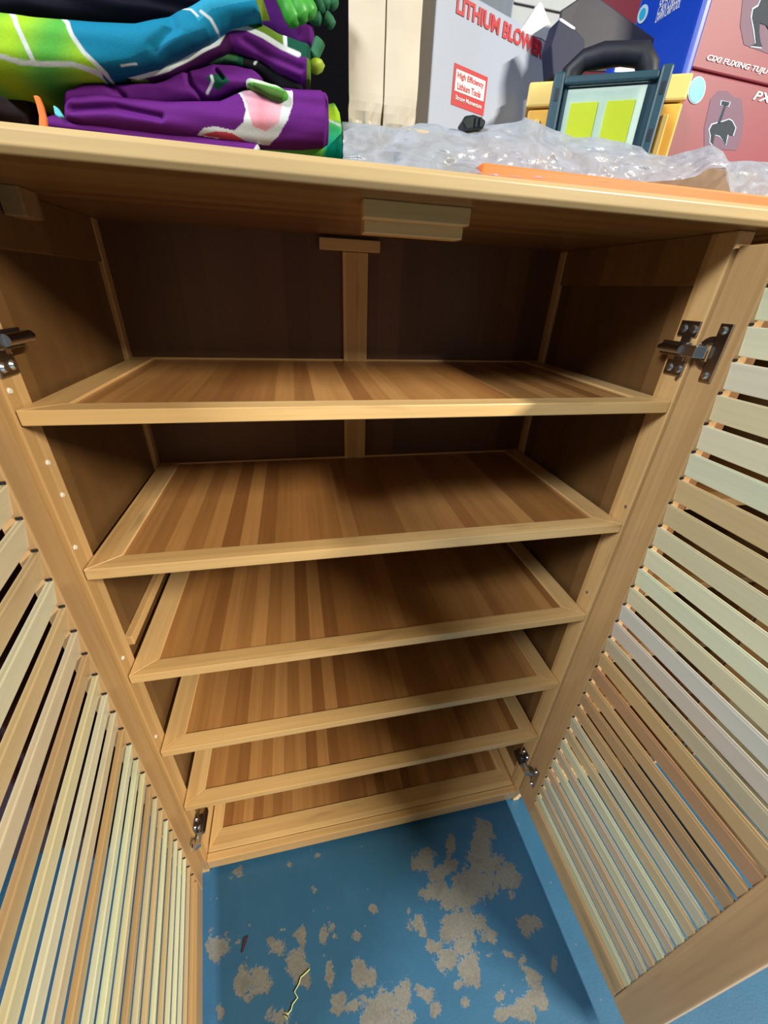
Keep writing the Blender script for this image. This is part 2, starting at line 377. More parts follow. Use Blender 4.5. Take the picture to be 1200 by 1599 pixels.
# ---------------------------------------------------------------- cabinet
def make_cabinet(name, loc, label, xw, shelves, doors, hinges, twin=False):
    PM = M['post_shaded'] if twin else M['post']
    root = empty(name, loc); tag(root, label, 'cabinet')
    X0, X1 = xw; H = 1.121; D = .305
    for s, xi in ((-1, X0), (1, X1)):
        a, b = sorted((xi, xi + s * .020))
        MB().box(a, b, 0.0, .031, .018, H).build('front_post', PM, root, .0015)
        MB().box(a, b, .287, .312, .018, H).build('back_post', PM, root, .0015)
        a, b = sorted((xi + s * .006, xi + s * .014))
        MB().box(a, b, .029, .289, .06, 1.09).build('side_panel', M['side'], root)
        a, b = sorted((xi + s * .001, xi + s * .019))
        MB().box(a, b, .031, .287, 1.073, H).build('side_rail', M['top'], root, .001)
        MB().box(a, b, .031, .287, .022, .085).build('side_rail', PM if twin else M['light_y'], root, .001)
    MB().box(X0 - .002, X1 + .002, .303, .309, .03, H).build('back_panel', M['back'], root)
    xm = (X0 + X1) / 2
    if not twin:
        MB().box(-.0205, .018, .296, .303, .03, 1.102).build('back_strip', M['light_z'], root, .001)
        MB().box(-.0545, .0345, .289, .303, 1.1025, 1.1172).build('cross_piece', M['light_x'], root, .001)
        MB().box(-.036, .060, .012, .024, 1.1078, H).build('door_stop', M['light_x'], root, .001)
        MB().box(-.033, .059, .024, .042, 1.0985, H).build('door_stop', M['light_x'], root, .001)
        MB().box(-.340, -.3225, .092, .122, 1.099, H).build('corner_block', M['rail_dim'], root, .001)
        MB().box(X0 - .006, X0 + .004, .035, .285, .628, .643).build('side_cleat', M['light_y'], root, .001)
    t = MB().box(X0 - .045, X1 + .045, -.0192, .322, H, H + .0155).build('top_board', M['top'], root, .0006, 2)
    MB().prism([(X0 - .045, -.0195, H + .0001), (X0 - .045, -.0225, H + .0001), (X0 - .045, -.0260, H + .0040), (X0 - .045, -.0265, H + .012), (X0 - .045, -.0225, H + .0155), (X0 - .045, -.0195, H + .0155)],
               (X1 - X0 + .09, 0, 0)).build('edge_strip', M['edge'], root, .0008)
    # base
    MB().box(X0 + .0005, X1 - .0005, 0.0, .0145, .020, .051).build('base_rail', M['light_x'], root, .0012)
    MB().box(X0 + .0005, X1 - .0005, .285, .300, .020, .046).build('base_rail', M['light_x'], root, .0012)
    for z in shelves + [.051]:
        base = z == .051
        t = .0140; ys, yi, yb, yo = (.0155, .055, .290, .297) if base else (.0005, .0240, .2975, .3025)
        rs = .0235 if base else .0317
        g = .0012
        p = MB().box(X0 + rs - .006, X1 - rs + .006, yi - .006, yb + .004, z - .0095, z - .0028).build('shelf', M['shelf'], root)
        if twin: p['kind'] = 'thing'
        e = .0003
        A = (X0 + g, ys); B = (X1 - g, ys); Ci = (X1 - rs, yi); Di = (X0 + rs, yi); Eb = (X0 + g, yo); Fb = (X1 - g, yo); Gi = (X1 - rs, yb); Hi = (X0 + rs, yb)
        def rail(nm, poly, mt):
            if twin: mt = 'post_shaded' if mt == 'light_y' else 'rail_dim'  # neighbour's rails get darker tones in place of the shade on them
            MB().prism([(x, y, z - t) for x, y in poly], (0, 0, t)).build(nm, M[mt], p, .0009)
        rail('front_rail', [A, B, (Ci[0] + e, Ci[1]), (Di[0] - e, Di[1])], 'light_x')
        rail('side_rail', [(A[0], A[1] + e), (Di[0], Di[1] + e), (Hi[0], Hi[1] - e), (Eb[0], Eb[1] - e)], 'light_y')
        rail('side_rail', [(B[0], B[1] + e), (Fb[0], Fb[1] - e), (Gi[0], Gi[1] - e), (Ci[0], Ci[1] + e)], 'light_y')
        rail('back_rail', [Hi, Gi, Fb, Eb], 'light_x')
    for x in (X0, X1):
        for y in (.015, .297):
            a, b = (x - .018, x - .002) if x == X0 else (x + .002, x + .018)
            MB().box(a, b, y - .012, y + .012, 0.0, .019).build('foot', M['light_z'], root, .001)
    for d in doors: make_door(root, *d)
    for h in hinges: make_hinge(root, *h)
    if not twin:
        for s, lst in ((1, [(.0055, .978), (.0065, .805), (.016, .641), (.298, .99), (.298, .83)]), (-1, [(.006, .968), (.019, .862), (.017, .898), (.0055, .807), (.0075, .635), (.0075, .465)])):
            for y, z in lst:
                x = s * .340
                MB().cyl((x + s * .001, y, z), (x - s * .0014, y, z), .0031, .0022, 12).build('pin', M['steel_bright'] if s > 0 else M['pin'], root)
    return root

SH = [.9526, .7801, .6071, .4353, .2680]
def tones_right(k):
    t = {28: PALE, 27: PALE, 26: PALE, 25: CREAM, 24: PALE, 23: PALE, 22: TAN, 21: TAN, 20: CREAM, 19: PALE, 18: PALE, 17: CREAM, 16: (.62, .60, .50), 15: (.56, .52, .42),  # the greyer middle slats carry duller light in their colour
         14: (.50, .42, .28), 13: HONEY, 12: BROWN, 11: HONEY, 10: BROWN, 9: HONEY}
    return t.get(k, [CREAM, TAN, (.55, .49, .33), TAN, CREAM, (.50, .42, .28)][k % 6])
def tones_left(k):
    t = {25: HONEY, 24: TAN, 23: CREAM, 22: CREAM, 21: TAN, 20: PALE, 19: TAN, 18: CREAM, 17: HONEY, 16: CREAM, 15: PALE, 14: CREAM, 13: HONEY, 12: PALE, 11: PALE, 10: CREAM,
         9: HONEY, 8: CREAM, 7: TAN, 6: PALE, 5: TAN, 4: PALE, 3: PALE, 2: PALE, 1: TAN, 0: HONEY}
    return t.get(k, CREAM)
aL = math.radians(80.1)
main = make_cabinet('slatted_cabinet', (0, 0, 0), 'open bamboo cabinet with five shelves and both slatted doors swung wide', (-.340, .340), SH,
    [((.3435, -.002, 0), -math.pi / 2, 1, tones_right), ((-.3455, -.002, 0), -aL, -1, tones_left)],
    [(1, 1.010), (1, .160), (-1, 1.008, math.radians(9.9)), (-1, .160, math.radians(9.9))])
# the next cabinet of the row, seen through the slats of the right door
XN = .43
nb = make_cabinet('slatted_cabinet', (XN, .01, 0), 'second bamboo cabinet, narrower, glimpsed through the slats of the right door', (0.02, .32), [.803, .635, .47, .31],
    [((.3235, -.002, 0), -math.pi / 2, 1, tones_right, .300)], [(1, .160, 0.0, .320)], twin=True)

# the dark cabinet beyond the left door
lac = plain('dark_maroon_lacquer', (.050, .014, .014), .35, 0, .15, 12)
rt = empty('lacquered_cabinet', (-.98, .06, 0)); tag(rt, 'dark maroon cabinet glimpsed through the slats of the left door', 'cabinet')
MB().box(-.42, .42, 0, .40, .09, 1.08).build('body', lac, rt, .003)
MB().box(-.44, .44, -.02, .42, 1.08, 1.105).build('top_board', lac, rt, .003)
for x in (-.205, .205): MB().box(x - .195, x + .195, -.017, -.001, .12, 1.05).build('door_panel', lac, rt, .004)
for x in (-.39, .39):
    for y in (.03, .37): MB().box(x - .02, x + .02, y - .02, y + .02, 0, .09).build('leg', lac, rt, .002)
# ---------------------------------------------------------------- things on top of the cabinet
TZ = 1.1365
def interp(pts, u):
    if u <= pts[0][0]: return pts[0][1]
    for (a, b), (c, d) in zip(pts, pts[1:]):
        if u <= c:
            t = (u - a) / (c - a); t = t * t * (3 - 2 * t) * .4 + t * .6
            return b + (d - b) * t
    return pts[-1][1]
def inpoly(p, poly):
    x, y = p; r = False; j = len(poly) - 1
    for i in range(len(poly)):
        xi, yi = poly[i]; xj, yj = poly[j]
        if (yi > y) != (yj > y) and x < (xj - xi) * (y - yi) / (yj - yi) + xi: r = not r
        j = i
    return r
def dline(p, pts):
    best = 1e9
    for (ax, ay), (bx, by) in zip(pts, pts[1:]):
        dx, dy = bx - ax, by - ay; L = dx * dx + dy * dy
        t = max(0, min(1, ((p[0] - ax) * dx + (p[1] - ay) * dy) / L)) if L else 0
        best = min(best, math.hypot(p[0] - ax - t * dx, p[1] - ay - t * dy))
    return best
WHITE = (.55, .60, .62)
def paint(p, base, fills, lines):
    c = base
    for poly, col in fills:
        if inpoly(p, poly): c = col(p) if callable(col) else col
    for pts, w_, *cc in lines:
        d_ = dline(p, pts)
        if d_ < w_ + .8: c = lerp3(c, cc[0] if cc else WHITE, (w_ + .8 - d_) / 1.6)
    return c
def fold(name, top, bot, Y, base, fills=(), lines=(), depth=.16, wr=.0020, ws=38.0, parent=None, step=1.0, creases=()):
    """one layer of folded cloth: rounded fold towards the front, flat layers running back"""
    u0, u1 = top[0][0], top[-1][0]; nu = int((u1 - u0) / step) + 1; NV = 64
    vs, cols = [], []
    for i in range(nu + 1):
        u = u0 + (u1 - u0) * i / nu; vt, vb = interp(top, u), interp(bot, u)
        if vb < vt + 1: vb = vt + 1
        zt, zb = at(u, vt, Y=Y).z, at(u, vb, Y=Y).z; h = (zt - zb) / 2; zc = (zt + zb) / 2
        r = min(h, .022)
        end = min(1.0, (u - u0) / 14.0, (u1 - u) / 10.0); end = math.sqrt(max(end, 0.0) * (2 - max(end, 0.0))) if end < 1 else 1
        ring = []
        for j in range(NV + 1):
            th = math.pi * (j / NV - .5) * -1          # top -> bottom
            sn = math.sin(th); v = (vt + vb) / 2 - (vb - vt) / 2 * sn
            cs = max(0.0, 1 - abs(sn) ** 2.6) ** .5
            z = zc + h * sn
            y = Y + r * (1 - cs) + (1 - end) * .012
            p = at(u, v, Y=Y); x = p.x
            q = Vector((x * 1.0, y, z))
            d = noise.noise(Vector((x * ws, z * ws * 2.2, Y * 50))) * wr + noise.noise(Vector((x * ws * .4, z * ws * 4.0, 7.1))) * wr
            for cl, cw, cdp in creases:
                dd = dline((u, v), cl)
                if dd < cw * 2.5: d += cdp * math.exp(-(dd / cw) ** 2)
            q.y += d
            ring.append((q, paint((u, v), base, fills, lines)))
        q0, q1 = ring[0][0], ring[-1][0]
        back = [(Vector((q0.x, q0.y + depth, q0.z)), ring[0][1])]
        fore = [(Vector((q1.x, q1.y + depth, q1.z)), ring[-1][1])]
        full = back + ring + fore
        for q, c_ in full: vs.append(q); cols.append((*c_, 1))
    n = NV + 3; fs = []
    for i in range(nu):
        for j in range(n - 1): fs.append((i * n + j, i * n + j + 1, (i + 1) * n + j + 1, (i + 1) * n + j))
        fs.append((i * n + n - 1, i * n, (i + 1) * n, (i + 1) * n + n - 1))
    fs.append(tuple(range(n - 1, -1, -1))); fs.append(tuple(range(nu * n, (nu + 1) * n)))
    me = bpy.data.meshes.new(name); me.from_pydata(vs, [], fs)
    me.polygons.foreach_set('use_smooth', [True] * (len(fs) - 2) + [False] * 2); me.update()
    ca = me.color_attributes.new('print', 'FLOAT_COLOR', 'POINT'); ca.data.foreach_set('color', [x for c_ in cols for x in c_])
    me.materials.append(M['cloth'])
    return link(name, me, parent)

PUR = (.105, .012, .165); PURD = (.055, .008, .075); TEAL = (0, .19, .34); LIME = (.30, .52, .02); GRN = (.08, .36, .05)
OLV = (.10, .19, .02); DGR = (.004, .06, .035); BLK = (.006, .007, .010)
EDGE = [(-40, 188), (0, 193), (200, 214), (395, 236), (540, 252)]     # just under the visible front edge of the board
def lerp3(a, b, t): t = max(0, min(1, t)); return tuple(x + (y - x) * t for x, y in zip(a, b))
# 1 green cloth at the bottom of the pile
g = fold('folded_cloth', [(330, 214), (395, 222), (500, 205), (511, 150), (524, 147), (532, 165), (538, 200), (540, 225)], [(330, 228), (395, 239), (540, 256)], .034,
         GRN, [([(500, 140), (540, 140), (540, 188), (512, 186)], lambda p: lerp3(GRN, LIME, (p[1] - 150) / 22)),
               ([(512, 188), (540, 192), (545, 270), (505, 270)], lambda p: lerp3((.05, .42, .12), (0, .42, .28), (p[1] - 195) / 30)),
               ([(534, 180), (545, 180), (545, 270), (535, 270)], (.0, .10, .10))],
         [([(513, 186), (531, 194)], 1.6), ([(405, 220), (398, 240)], 3)])
tag(g, 'lime and turquoise batik cloth, lowest of the folded pile, showing at its right end', 'cloth')
# 2 purple cloth with the pink blossom
fl_pink = [(366, 133), (378, 128), (400, 133), (430, 140), (457, 138), (458, 160), (450, 185), (435, 208), (420, 220), (400, 219), (375, 214), (350, 210), (338, 212), (306, 207), (318, 198), (335, 196), (365, 202), (380, 190), (384, 170), (378, 150)]
g = empty('folded_cloth', tuple(at(300, 200, Y=.06))); g.location.z = TZ
tag(g, 'purple folded batik cloth with a pink and white blossom print at the front', 'cloth')
def sub(o, par): o.parent = par; o.matrix_parent_inverse = Matrix.Translation(-par.location); return o
sub(fold('lower_layer', [(58, 186), (80, 176), (130, 186), (200, 196), (300, 208), (402, 222), (408, 232)], [(58, 200), (408, 242)], .022, PUR, [], [([(396, 240), (406, 222)], 3)], wr=.001), g)
sub(fold('front_layer', [(92, 158), (110, 146), (150, 141), (200, 146), (262, 152), (340, 150), (380, 130), (440, 124), (470, 127), (505, 128), (514, 136), (516, 150)],
     [(92, 182), (130, 190), (200, 200), (300, 210), (400, 222), (470, 224), (505, 222), (516, 215)], .016, PUR,
     [(fl_pink, WHITE),
      ([(372, 131), (400, 135), (440, 146), (441, 160), (436, 190), (415, 202), (395, 196), (390, 180), (385, 160)], lambda p: lerp3((.62, .24, .30), (.66, .42, .50), abs(p[0] - 408) / 40)),
      ([(312, 207), (335, 203), (360, 205), (384, 216), (350, 213)], (.48, .06, .09))],
     [], creases=[([(110, 168), (180, 166), (250, 182)], 6, .004), ([(505, 126), (512, 170), (511, 218)], 2.0, .003)], wr=.0016), g)
sub(fold('upper_layer', [(92, 150), (105, 138), (130, 127), (180, 128), (240, 128), (290, 104), (330, 92), (360, 96), (392, 104), (412, 118)],
     [(92, 166), (130, 160), (200, 157), (262, 160), (330, 150), (380, 132), (412, 124)], .020, PUR,
     [([(322, 122), (345, 112), (360, 128), (338, 140)], DGR)], [([(331, 120), (333, 128), (323, 143)], 2.2)],
     creases=[([(290, 108), (296, 130), (312, 148)], 4, .003), ([(336, 106), (348, 122)], 3, .004), ([(170, 130), (190, 150)], 6, .003)]), g)
# 3 dark green garment with a white band
g = empty('folded_cloth', tuple(at(380, 120, Y=.075))); g.location.z = at(380, 150, Y=.07).z
tag(g, 'dark green and purple batik cloth with a white band, above the blossom cloth', 'cloth')
sub(fold('lower_layer', [(205, 122), (260, 108), (300, 92), (350, 74), (400, 88), (440, 100), (472, 118), (474, 130)], [(205, 134), (262, 130), (300, 106), (350, 96), (400, 112), (440, 140), (474, 140)], .026, DGR,
     [([(205, 118), (290, 100), (285, 130), (205, 140)], (.03, .045, .01)), ([(380, 80), (480, 100), (480, 150), (380, 150)], BLK), ([(318, 90), (370, 72), (372, 95), (318, 100)], (.03, .11, .04))],
     [([(236, 115), (238, 124)], 2), ([(404, 90), (398, 100)], 2)], wr=.001), g)
sub(fold('front_layer', [(150, 100), (200, 92), (262, 74), (300, 58), (345, 42), (360, 30), (385, 26), (410, 30), (440, 44), (486, 60), (487, 68)],
     [(150, 112), (215, 124), (262, 116), (300, 100), (345, 80), (362, 72), (400, 84), (440, 110), (470, 122), (487, 112)], .018, OLV,
     [([(150, 90), (340, 40), (330, 70), (262, 118), (150, 125)], BLK), ([(352, 48), (385, 46), (420, 64), (460, 84), (480, 84), (480, 130), (440, 120), (356, 76)], PUR),
      ([(215, 118), (262, 110), (300, 92), (345, 66), (356, 50), (370, 90), (262, 130)], (.05, .006, .06)), ([(446, 40), (495, 58), (495, 90), (470, 88), (444, 74)], DGR)],
     [([(150, 104), (175, 112), (215, 118), (262, 106), (300, 86), (340, 66), (352, 46), (366, 42), (385, 43), (412, 55), (440, 72), (466, 84)], 4.2, (.60, .66, .66)), ([(445, 46), (446, 74)], 3)], wr=.0008,
     creases=[([(380, 60), (420, 84), (470, 105)], 6, .002)]), g)
sub(fold('cuff', [(382, 118), (400, 122), (430, 130), (448, 140), (452, 146)], [(382, 124), (400, 138), (425, 152), (440, 156), (452, 150)], .012, GRN, [([(382, 118), (452, 132), (452, 140), (382, 126)], (.45, .55, .42)), ([(395, 128), (445, 143), (440, 160), (395, 150)], (.07, .17, .035))], [], depth=.03, wr=.0004), g)
# 4 teal and lime cloth on top of the pile
def lime(p): return lerp3(GRN, LIME, .5 + .5 * math.sin(p[0] / 22.0 + p[1] / 60.0))
g = fold('folded_cloth', [(-60, -6), (0, 4), (50, 11), (85, 14), (150, 20), (205, 24), (240, 16), (290, 0), (330, -20), (395, -14), (408, 18)],
         [(-60, 108), (0, 113), (30, 117), (100, 112), (155, 109), (195, 104), (240, 93), (265, 80), (300, 64), (330, 48), (345, 37), (362, 26), (390, 19), (408, 14)], .004, (.004, .17, .30),
         [([(-70, -10), (85, 5), (100, 35), (125, 75), (162, 110), (150, 130), (-70, 130)], lime), ([(150, 96), (200, 88), (262, 62), (320, 40), (330, 60), (240, 100), (150, 120)], (.002, .10, .19)),
          ([(270, -20), (400, -30), (400, 0), (330, 12), (310, 30)], (.02, .26, .42))],
         [([(85, 13), (103, 32), (113, 55), (130, 80), (158, 107)], 3.2), ([(2, 4), (20, 24), (36, 58), (47, 84), (50, 94)], 3.4), ([(-60, 80), (0, 86), (28, 94), (60, 96), (110, 96), (148, 106)], 3.4),
          ([(85, 14), (120, 20), (150, 19), (200, 26)], 1.5), ([(282, 6), (297, 11), (308, 22)], 1.7), ([(313, 15), (328, 26), (337, 40)], 2.2), ([(186, 98), (210, 95)], 1.2)],
         wr=.0022, ws=24, creases=[([(240, 70), (270, 40), (262, 20)], 10, .003)])
tag(g, 'turquoise and lime batik cloth with white outlines, topmost of the folded pile', 'cloth')
# behind the pile
g = fold('folded_cloth', [(-80, -40), (300, -40), (410, -30)], [(-80, 20), (200, 22), (410, 20)], .085, (.002, .002, .010), wr=.003); tag(g, 'near black navy cloth behind the turquoise cloth', 'cloth')
g = fold('folded_cloth', [(398, -30), (430, -25), (470, 20), (490, 34), (493, 45)], [(398, 40), (440, 62), (470, 70), (488, 68), (493, 60)], .06, PUR,
         [([(380, -40), (405, -20), (422, 30), (380, 30)], (.16, .2, .01))], [], wr=.001); tag(g, 'purple cloth under the green gloves at the right end of the pile', 'cloth')
def finger(uvs, Y, rad, name, mat, par):
    pts = [at(u, v, Y=Y + i * .0) for i, (u, v) in enumerate(uvs)]
    out = []
    for i in range(len(pts) - 1):
        for k in range(5): out.append(pts[i].lerp(pts[i + 1], k / 5))
    out.append(pts[-1]); n = len(out)
    rr = [rad * (.96 + .04 * math.sin(i * .8)) * min(1, ((n - 1 - i) / 2.2 + .25)) for i in range(n)]
    return MB().tube(out, rr, 12).build(name, mat, par)
gl = plain('green_rubber', (.045, .30, .03), .45, 0, .25, 90); gd = plain('dark_green_cloth', (.010, .12, .045), .7, 0, .3, 70); yl = plain('yellow_green', (.30, .42, .02), .5, 0, .2, 80)
g = empty('glove', tuple(at(455, 0, Y=.045))); tag(g, 'bright green glove with limp fingers hanging over the purple cloth', 'glove')
for uv, r in ((((434, -30), (446, 2), (455, 22), (466, 40)), .0062), (((448, -30), (460, -2), (470, 18), (477, 36)), .0070), (((462, -30), (474, 0), (484, 16), (490, 28)), .0055)):
    sub(finger(uv, .045, r, 'finger', gl, g), g)
sub(finger(((430, -60), (455, -40), (475, -28)), .048, .013, 'palm', gl, g), g)
g = empty('glove', tuple(at(510, 0, Y=.06))); tag(g, 'dark green crumpled glove beside the brown cardboard box', 'glove')
for uv, r in ((((486, -20), (498, 4), (506, 22)), .0050), (((492, -14), (508, 2), (512, 16)), .0052), (((504, -20), (516, -2), (528, 10)), .0050), (((482, 22), (492, 28), (503, 30)), .0042), (((508, 26), (516, 34), (520, 44)), .004)):
    sub(finger(uv, .06, r, 'finger', gd, g), g)
g = empty('fruit_shaped_tag', tuple(at(493, 100, Y=.035))); g.name = 'drawstring_toggle'
tag(g, 'small green and yellow toggle hanging at the right end of the pile', 'toggle')
sub(finger(((500, 64), (494, 80), (488, 96)), .035, .0042, 'cord', gd, g), g)
o = sub(MB().tube([at(u, v, Y=.033) for u, v in ((491, 92), (492, 97), (493, 104), (494, 111), (494, 116))], [.002, .0058, .0072, .005, .0012], 14).build('bead', yl, g), g)
# small things at the left end
dk = plain('dark_brown_cloth', (.018, .010, .010), .85, 0, .3, 60)
g = fold('folded_cloth', [(-70, 118), (0, 118), (30, 128), (48, 150), (52, 185)], [(-70, 185), (0, 194), (52, 200)], .05, (.022, .012, .012), [], []); tag(g, 'dark brown cloth under the left end of the pile', 'cloth')
orn = plain('orange_webbing', (.70, .16, .02), .6, 0, .15, 90); tan_ = plain('tan_webbing', (.40, .24, .14), .6)
o = MB().prism([at(u, v, Y=.006) for u, v in ((51, 148), (60, 149), (67, 166), (72, 186), (73, 199), (60, 199), (60, 180), (56, 163))], (0, .003, 0)).build('strap', orn, None, .0008)
tag(o, 'short orange strap end hanging from the left end of the pile', 'strap')
o = MB().prism([at(u, v, Y=.004) for u, v in ((82, 163), (90, 168), (99, 182), (93, 184), (85, 179))], (0, .003, 0)).build('cloth_label', plain('cyan_label', (.10, .50, .62), .5), None, .0008)
tag(o, 'small bright cyan tag on the left of the purple cloth', 'label')

# ---------------------------------------------------------------- boxes
def local_frame(P0, dirx, tilt=0.0):
    """empty at P0 with local x along dirx (horizontal) -- box fronts are built in its xz plane"""
    return math.atan2(dirx.y, dirx.x)
CARD = plain('brown_cardboard', (.47, .36, .23), .8, 0, .10, 40, .15)
CARDP = plain('pale_cardboard', (.56, .49, .38), .75, 0, .08, 30, .1)
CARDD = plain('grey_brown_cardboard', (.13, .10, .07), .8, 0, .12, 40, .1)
# the cardboard the boxes stand on
SLZ = 1.174
slab = MB()
slab.box(.0, .60, .035, .37, TZ + .001, 1.153).box(.005, .60, .037, .37, 1.1535, SLZ)
slab.box(-.062, .0, .06, .37, TZ + .001, SLZ)
tag(slab.build('flattened_carton', CARD, None, .0015), 'flattened brown carton lying under the boxes and the plastic sheet', 'cardboard')
o = MB().box(.055, .60, -.012, .030, TZ + .0004, TZ + .0095).build('orange_board', plain('orange_board', (.80, .17, .02), .45, 0, .10, 14), None, .0015)
tag(o, 'thin orange board along the front edge of the cabinet top', 'board')
# tall narrow carton
Yc = .075
g = empty('cardboard_box', (at(600, 190, Y=Yc).x, Yc, SLZ)); tag(g, 'tall pale brown carton with dented lower corners beside the cloth pile', 'box')
xl, xm_, xr = at(545, 100, Y=Yc).x, at(601, 100, Y=Yc).x, at(655, 100, Y=Yc).x
ztop = 1.40; zb = SLZ + .0008
def dented(x0, x1, y0, seedv, bulge):
    mb = MB(); nx, nz = 10, 40; vs = []
    for j in range(nz + 1):
        z = zb + (ztop - zb) * j / nz
        for i in range(nx + 1):
            x = x0 + (x1 - x0) * i / nx; low = max(0, 1 - (z - zb) / .028)
            y = y0 + bulge * math.sin(math.pi * i / nx) * -1 + low * low * .010 * (1 + .8 * noise.noise(Vector((x * 160, z * 110, seedv))))
            y += .0012 * noise.noise(Vector((x * 60, z * 40, seedv + 3)))
            xx = x + low * .004 * noise.noise(Vector((x * 50, z * 130, seedv + 5)))
            vs.append((xx, y, z))
    n = nx + 1
    mb.add(vs, [(j * n + i, j * n + i + 1, (j + 1) * n + i + 1, (j + 1) * n + i) for j in range(nz) for i in range(nx)], False)
    return mb
a = dented(xl, xm_ - .0006, Yc, 1.0, .0010).mesh('front_panel'); a.materials.append(CARDP); a_ = link('front_panel', a); 
so = a_.modifiers.new('solid', 'SOLIDIFY'); so.thickness = .003; so.offset = -1; sub(a_, g)
a = dented(xm_ + .0006, xr, Yc, 5.0, .0014).mesh('front_flap'); a.materials.append(CARDP); a_ = link('front_flap', a)
so = a_.modifiers.new('solid', 'SOLIDIFY'); so.thickness = .003; so.offset = -1; sub(a_, g)
sub(MB().box(xl + .018, xr - .001, Yc + .016, Yc + .125, zb, ztop).build('body', CARD, None, .002), g)
# carton in the shade between that one and the white box
o = empty('cardboard_box', (at(672, 100, Y=.26).x, .26, SLZ)); tag(o, 'brown carton in shadow between the pale carton and the white box', 'box')
X0_, X1_ = at(640, 100, Y=.255).x, at(720, 100, Y=.255).x
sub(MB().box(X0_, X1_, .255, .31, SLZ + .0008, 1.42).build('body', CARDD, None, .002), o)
zf = at(665, 26, Y=.245).z
sub(MB().prism([(X0_ - .004, .250, zf + .05), (X0_ - .004, .245, zf + .001), (X1_ - .02, .245, zf + .001), (X1_ - .015, .250, zf + .05)], (0, .003, 0)).build('flap', CARDP), o)

FONT = None
def text_mesh(body, size, mat, name='lettering', bold=0.0, xscale=1.0, shear=0.0, extrude=.0002, align='LEFT'):
    cu = bpy.data.curves.new('txt', 'FONT'); cu.body = body; cu.size = size; cu.extrude = extrude; cu.offset = bold; cu.shear = shear
    cu.align_x = align; cu.resolution_u = 3
    o = bpy.data.objects.new('txt', cu); COL.objects.link(o)
    dg = bpy.context.evaluated_depsgraph_get(); dg.update()
    me = bpy.data.meshes.new_from_object(o.evaluated_get(dg)); bpy.data.objects.remove(o)
    # stand it up: (x, y) -> (x, z), facing -y
    co = np.empty(len(me.vertices) * 3, np.float32); me.vertices.foreach_get('co', co); co = co.reshape(-1, 3)
    co = np.stack([co[:, 0] * xscale, -co[:, 2], co[:, 1]], 1); me.vertices.foreach_set('co', co.ravel()); me.update()
    me.materials.clear(); me.materials.append(mat); me.name = name
    return me, co[:, 0].min(), co[:, 0].max(), co[:, 2].min(), co[:, 2].max()
def put_text(body, par, x, z, width, height, mat, y=-.0006, **kw):
    """lettering fitted into a width x height field on the front of a box"""
    me, x0, x1, z0, z1 = text_mesh(body, 1.0 * .05, mat, extrude=.0001, **kw)
    o = link('lettering', me, par); sx, sz = width / (x1 - x0), height / (z1 - z0)
    o.scale = (sx, 1, sz); o.location = (x - x0 * sx, y, z - z0 * sz)
    return o

RED_INK = plain('red_ink', (.55, .012, .02), .5, 0, .05); WHT_INK = plain('white_ink', (.80, .80, .82), .5, 0, .04)
# white box with the red lettering, turned away to the right
WHITEB = plain('white_carton', (.40, .46, .58), .5, 0, .05, 10, .05)
P0 = at(671, 150, Y=.125); Q0 = at(710, 98, Y=.135); Q1 = at(762, 121, Z=Q0.z)
dw = (Q1 - Q0); dw.z = 0; dw.normalize(); rzw = math.atan2(dw.y, dw.x)
def onface(u, v, P, d):      # px -> (along, up) on a vertical face through P along d
    n_ = Vector((-d.y, d.x, 0)); ray = AF + AX * ((u - 600) / F_PX) - AY * ((v - 799.5) / F_PX)
    s = (P - CAM).dot(n_) / ray.dot(n_); q = CAM + ray * s
    return (q - P).dot(d), q.z
wbx = empty('cardboard_box', (P0.x, P0.y, SLZ + .001), rzw); tag(wbx, 'white carton with big red lettering and a red bordered label', 'box')
wR = onface(868, 110, P0, dw)[0]; zT = onface(845, 56, P0, dw)[1]
MB().box(0, wR, 0, .075, 0, zT - SLZ).build('body', WHITEB, wbx, .0015)
def fl(u, v): a_, z_ = onface(u, v, P0, dw); return a_, z_ - SLZ - .001
(lx0, lz0), (lx1, lz1) = fl(712, 22), fl(845, 90)
_, lzt = fl(845, 62)
put_text('LITHIUM BLOWER', wbx, lx0, lz0 * .5 + lz1 * .5, lx1 - lx0, abs(lzt - lz1) * .95, RED_INK, bold=.0020)
(ax, az), (bx, bz), (cx_, cz) = fl(710, 98), fl(762, 121), fl(701, 160)
top_z, bot_z = (az + bz) / 2, (cz + fl(752, 182)[1]) / 2; lh = top_z - bot_z; lw = bx - ax
sup = lambda *b: MB().box(*b)
def ybox(x0, x1, z0, z1, mat, name, y=-.0004, t=.0003): return MB().box(x0, x1, y - t, y, z0, z1).build(name, mat, wbx)
ybox(ax, bx, bot_z, top_z, RED_INK, 'label', -.0001)
ybox(ax + lw * .06, bx - lw * .06, bot_z + lh * .36, top_z - lh * .12, WHT_INK, 'label_field', -.0004)
put_text('High Efficiency', wbx, ax + lw * .11, bot_z + lh * .64, lw * .78, lh * .19, RED_INK, y=-.0008, bold=.0012)
put_text('Lithium Tools', wbx, ax + lw * .13, bot_z + lh * .41, lw * .70, lh * .17, RED_INK, y=-.0008, bold=.0012)
put_text('Strong Momentum', wbx, ax + lw * .10, bot_z + lh * .12, lw * .80, lh * .15, WHT_INK, y=-.0008, bold=.001)
fx = lambda u, v: (lambda r_: (r_[0], 0, r_[1]))(fl(u, v))
f1 = MB().prism([fx(812, 50), fx(842, 4), fx(846, 4), fx(866, 52), fx(862, 72), fx(846, 60)], (0, .0025, 0)).build('flap', plain('white_flap', (.72, .76, .80), .4), wbx)
f1.location.y = -.0003
# print of a hanging-hole outline
hx, hz = fl(818, 128)
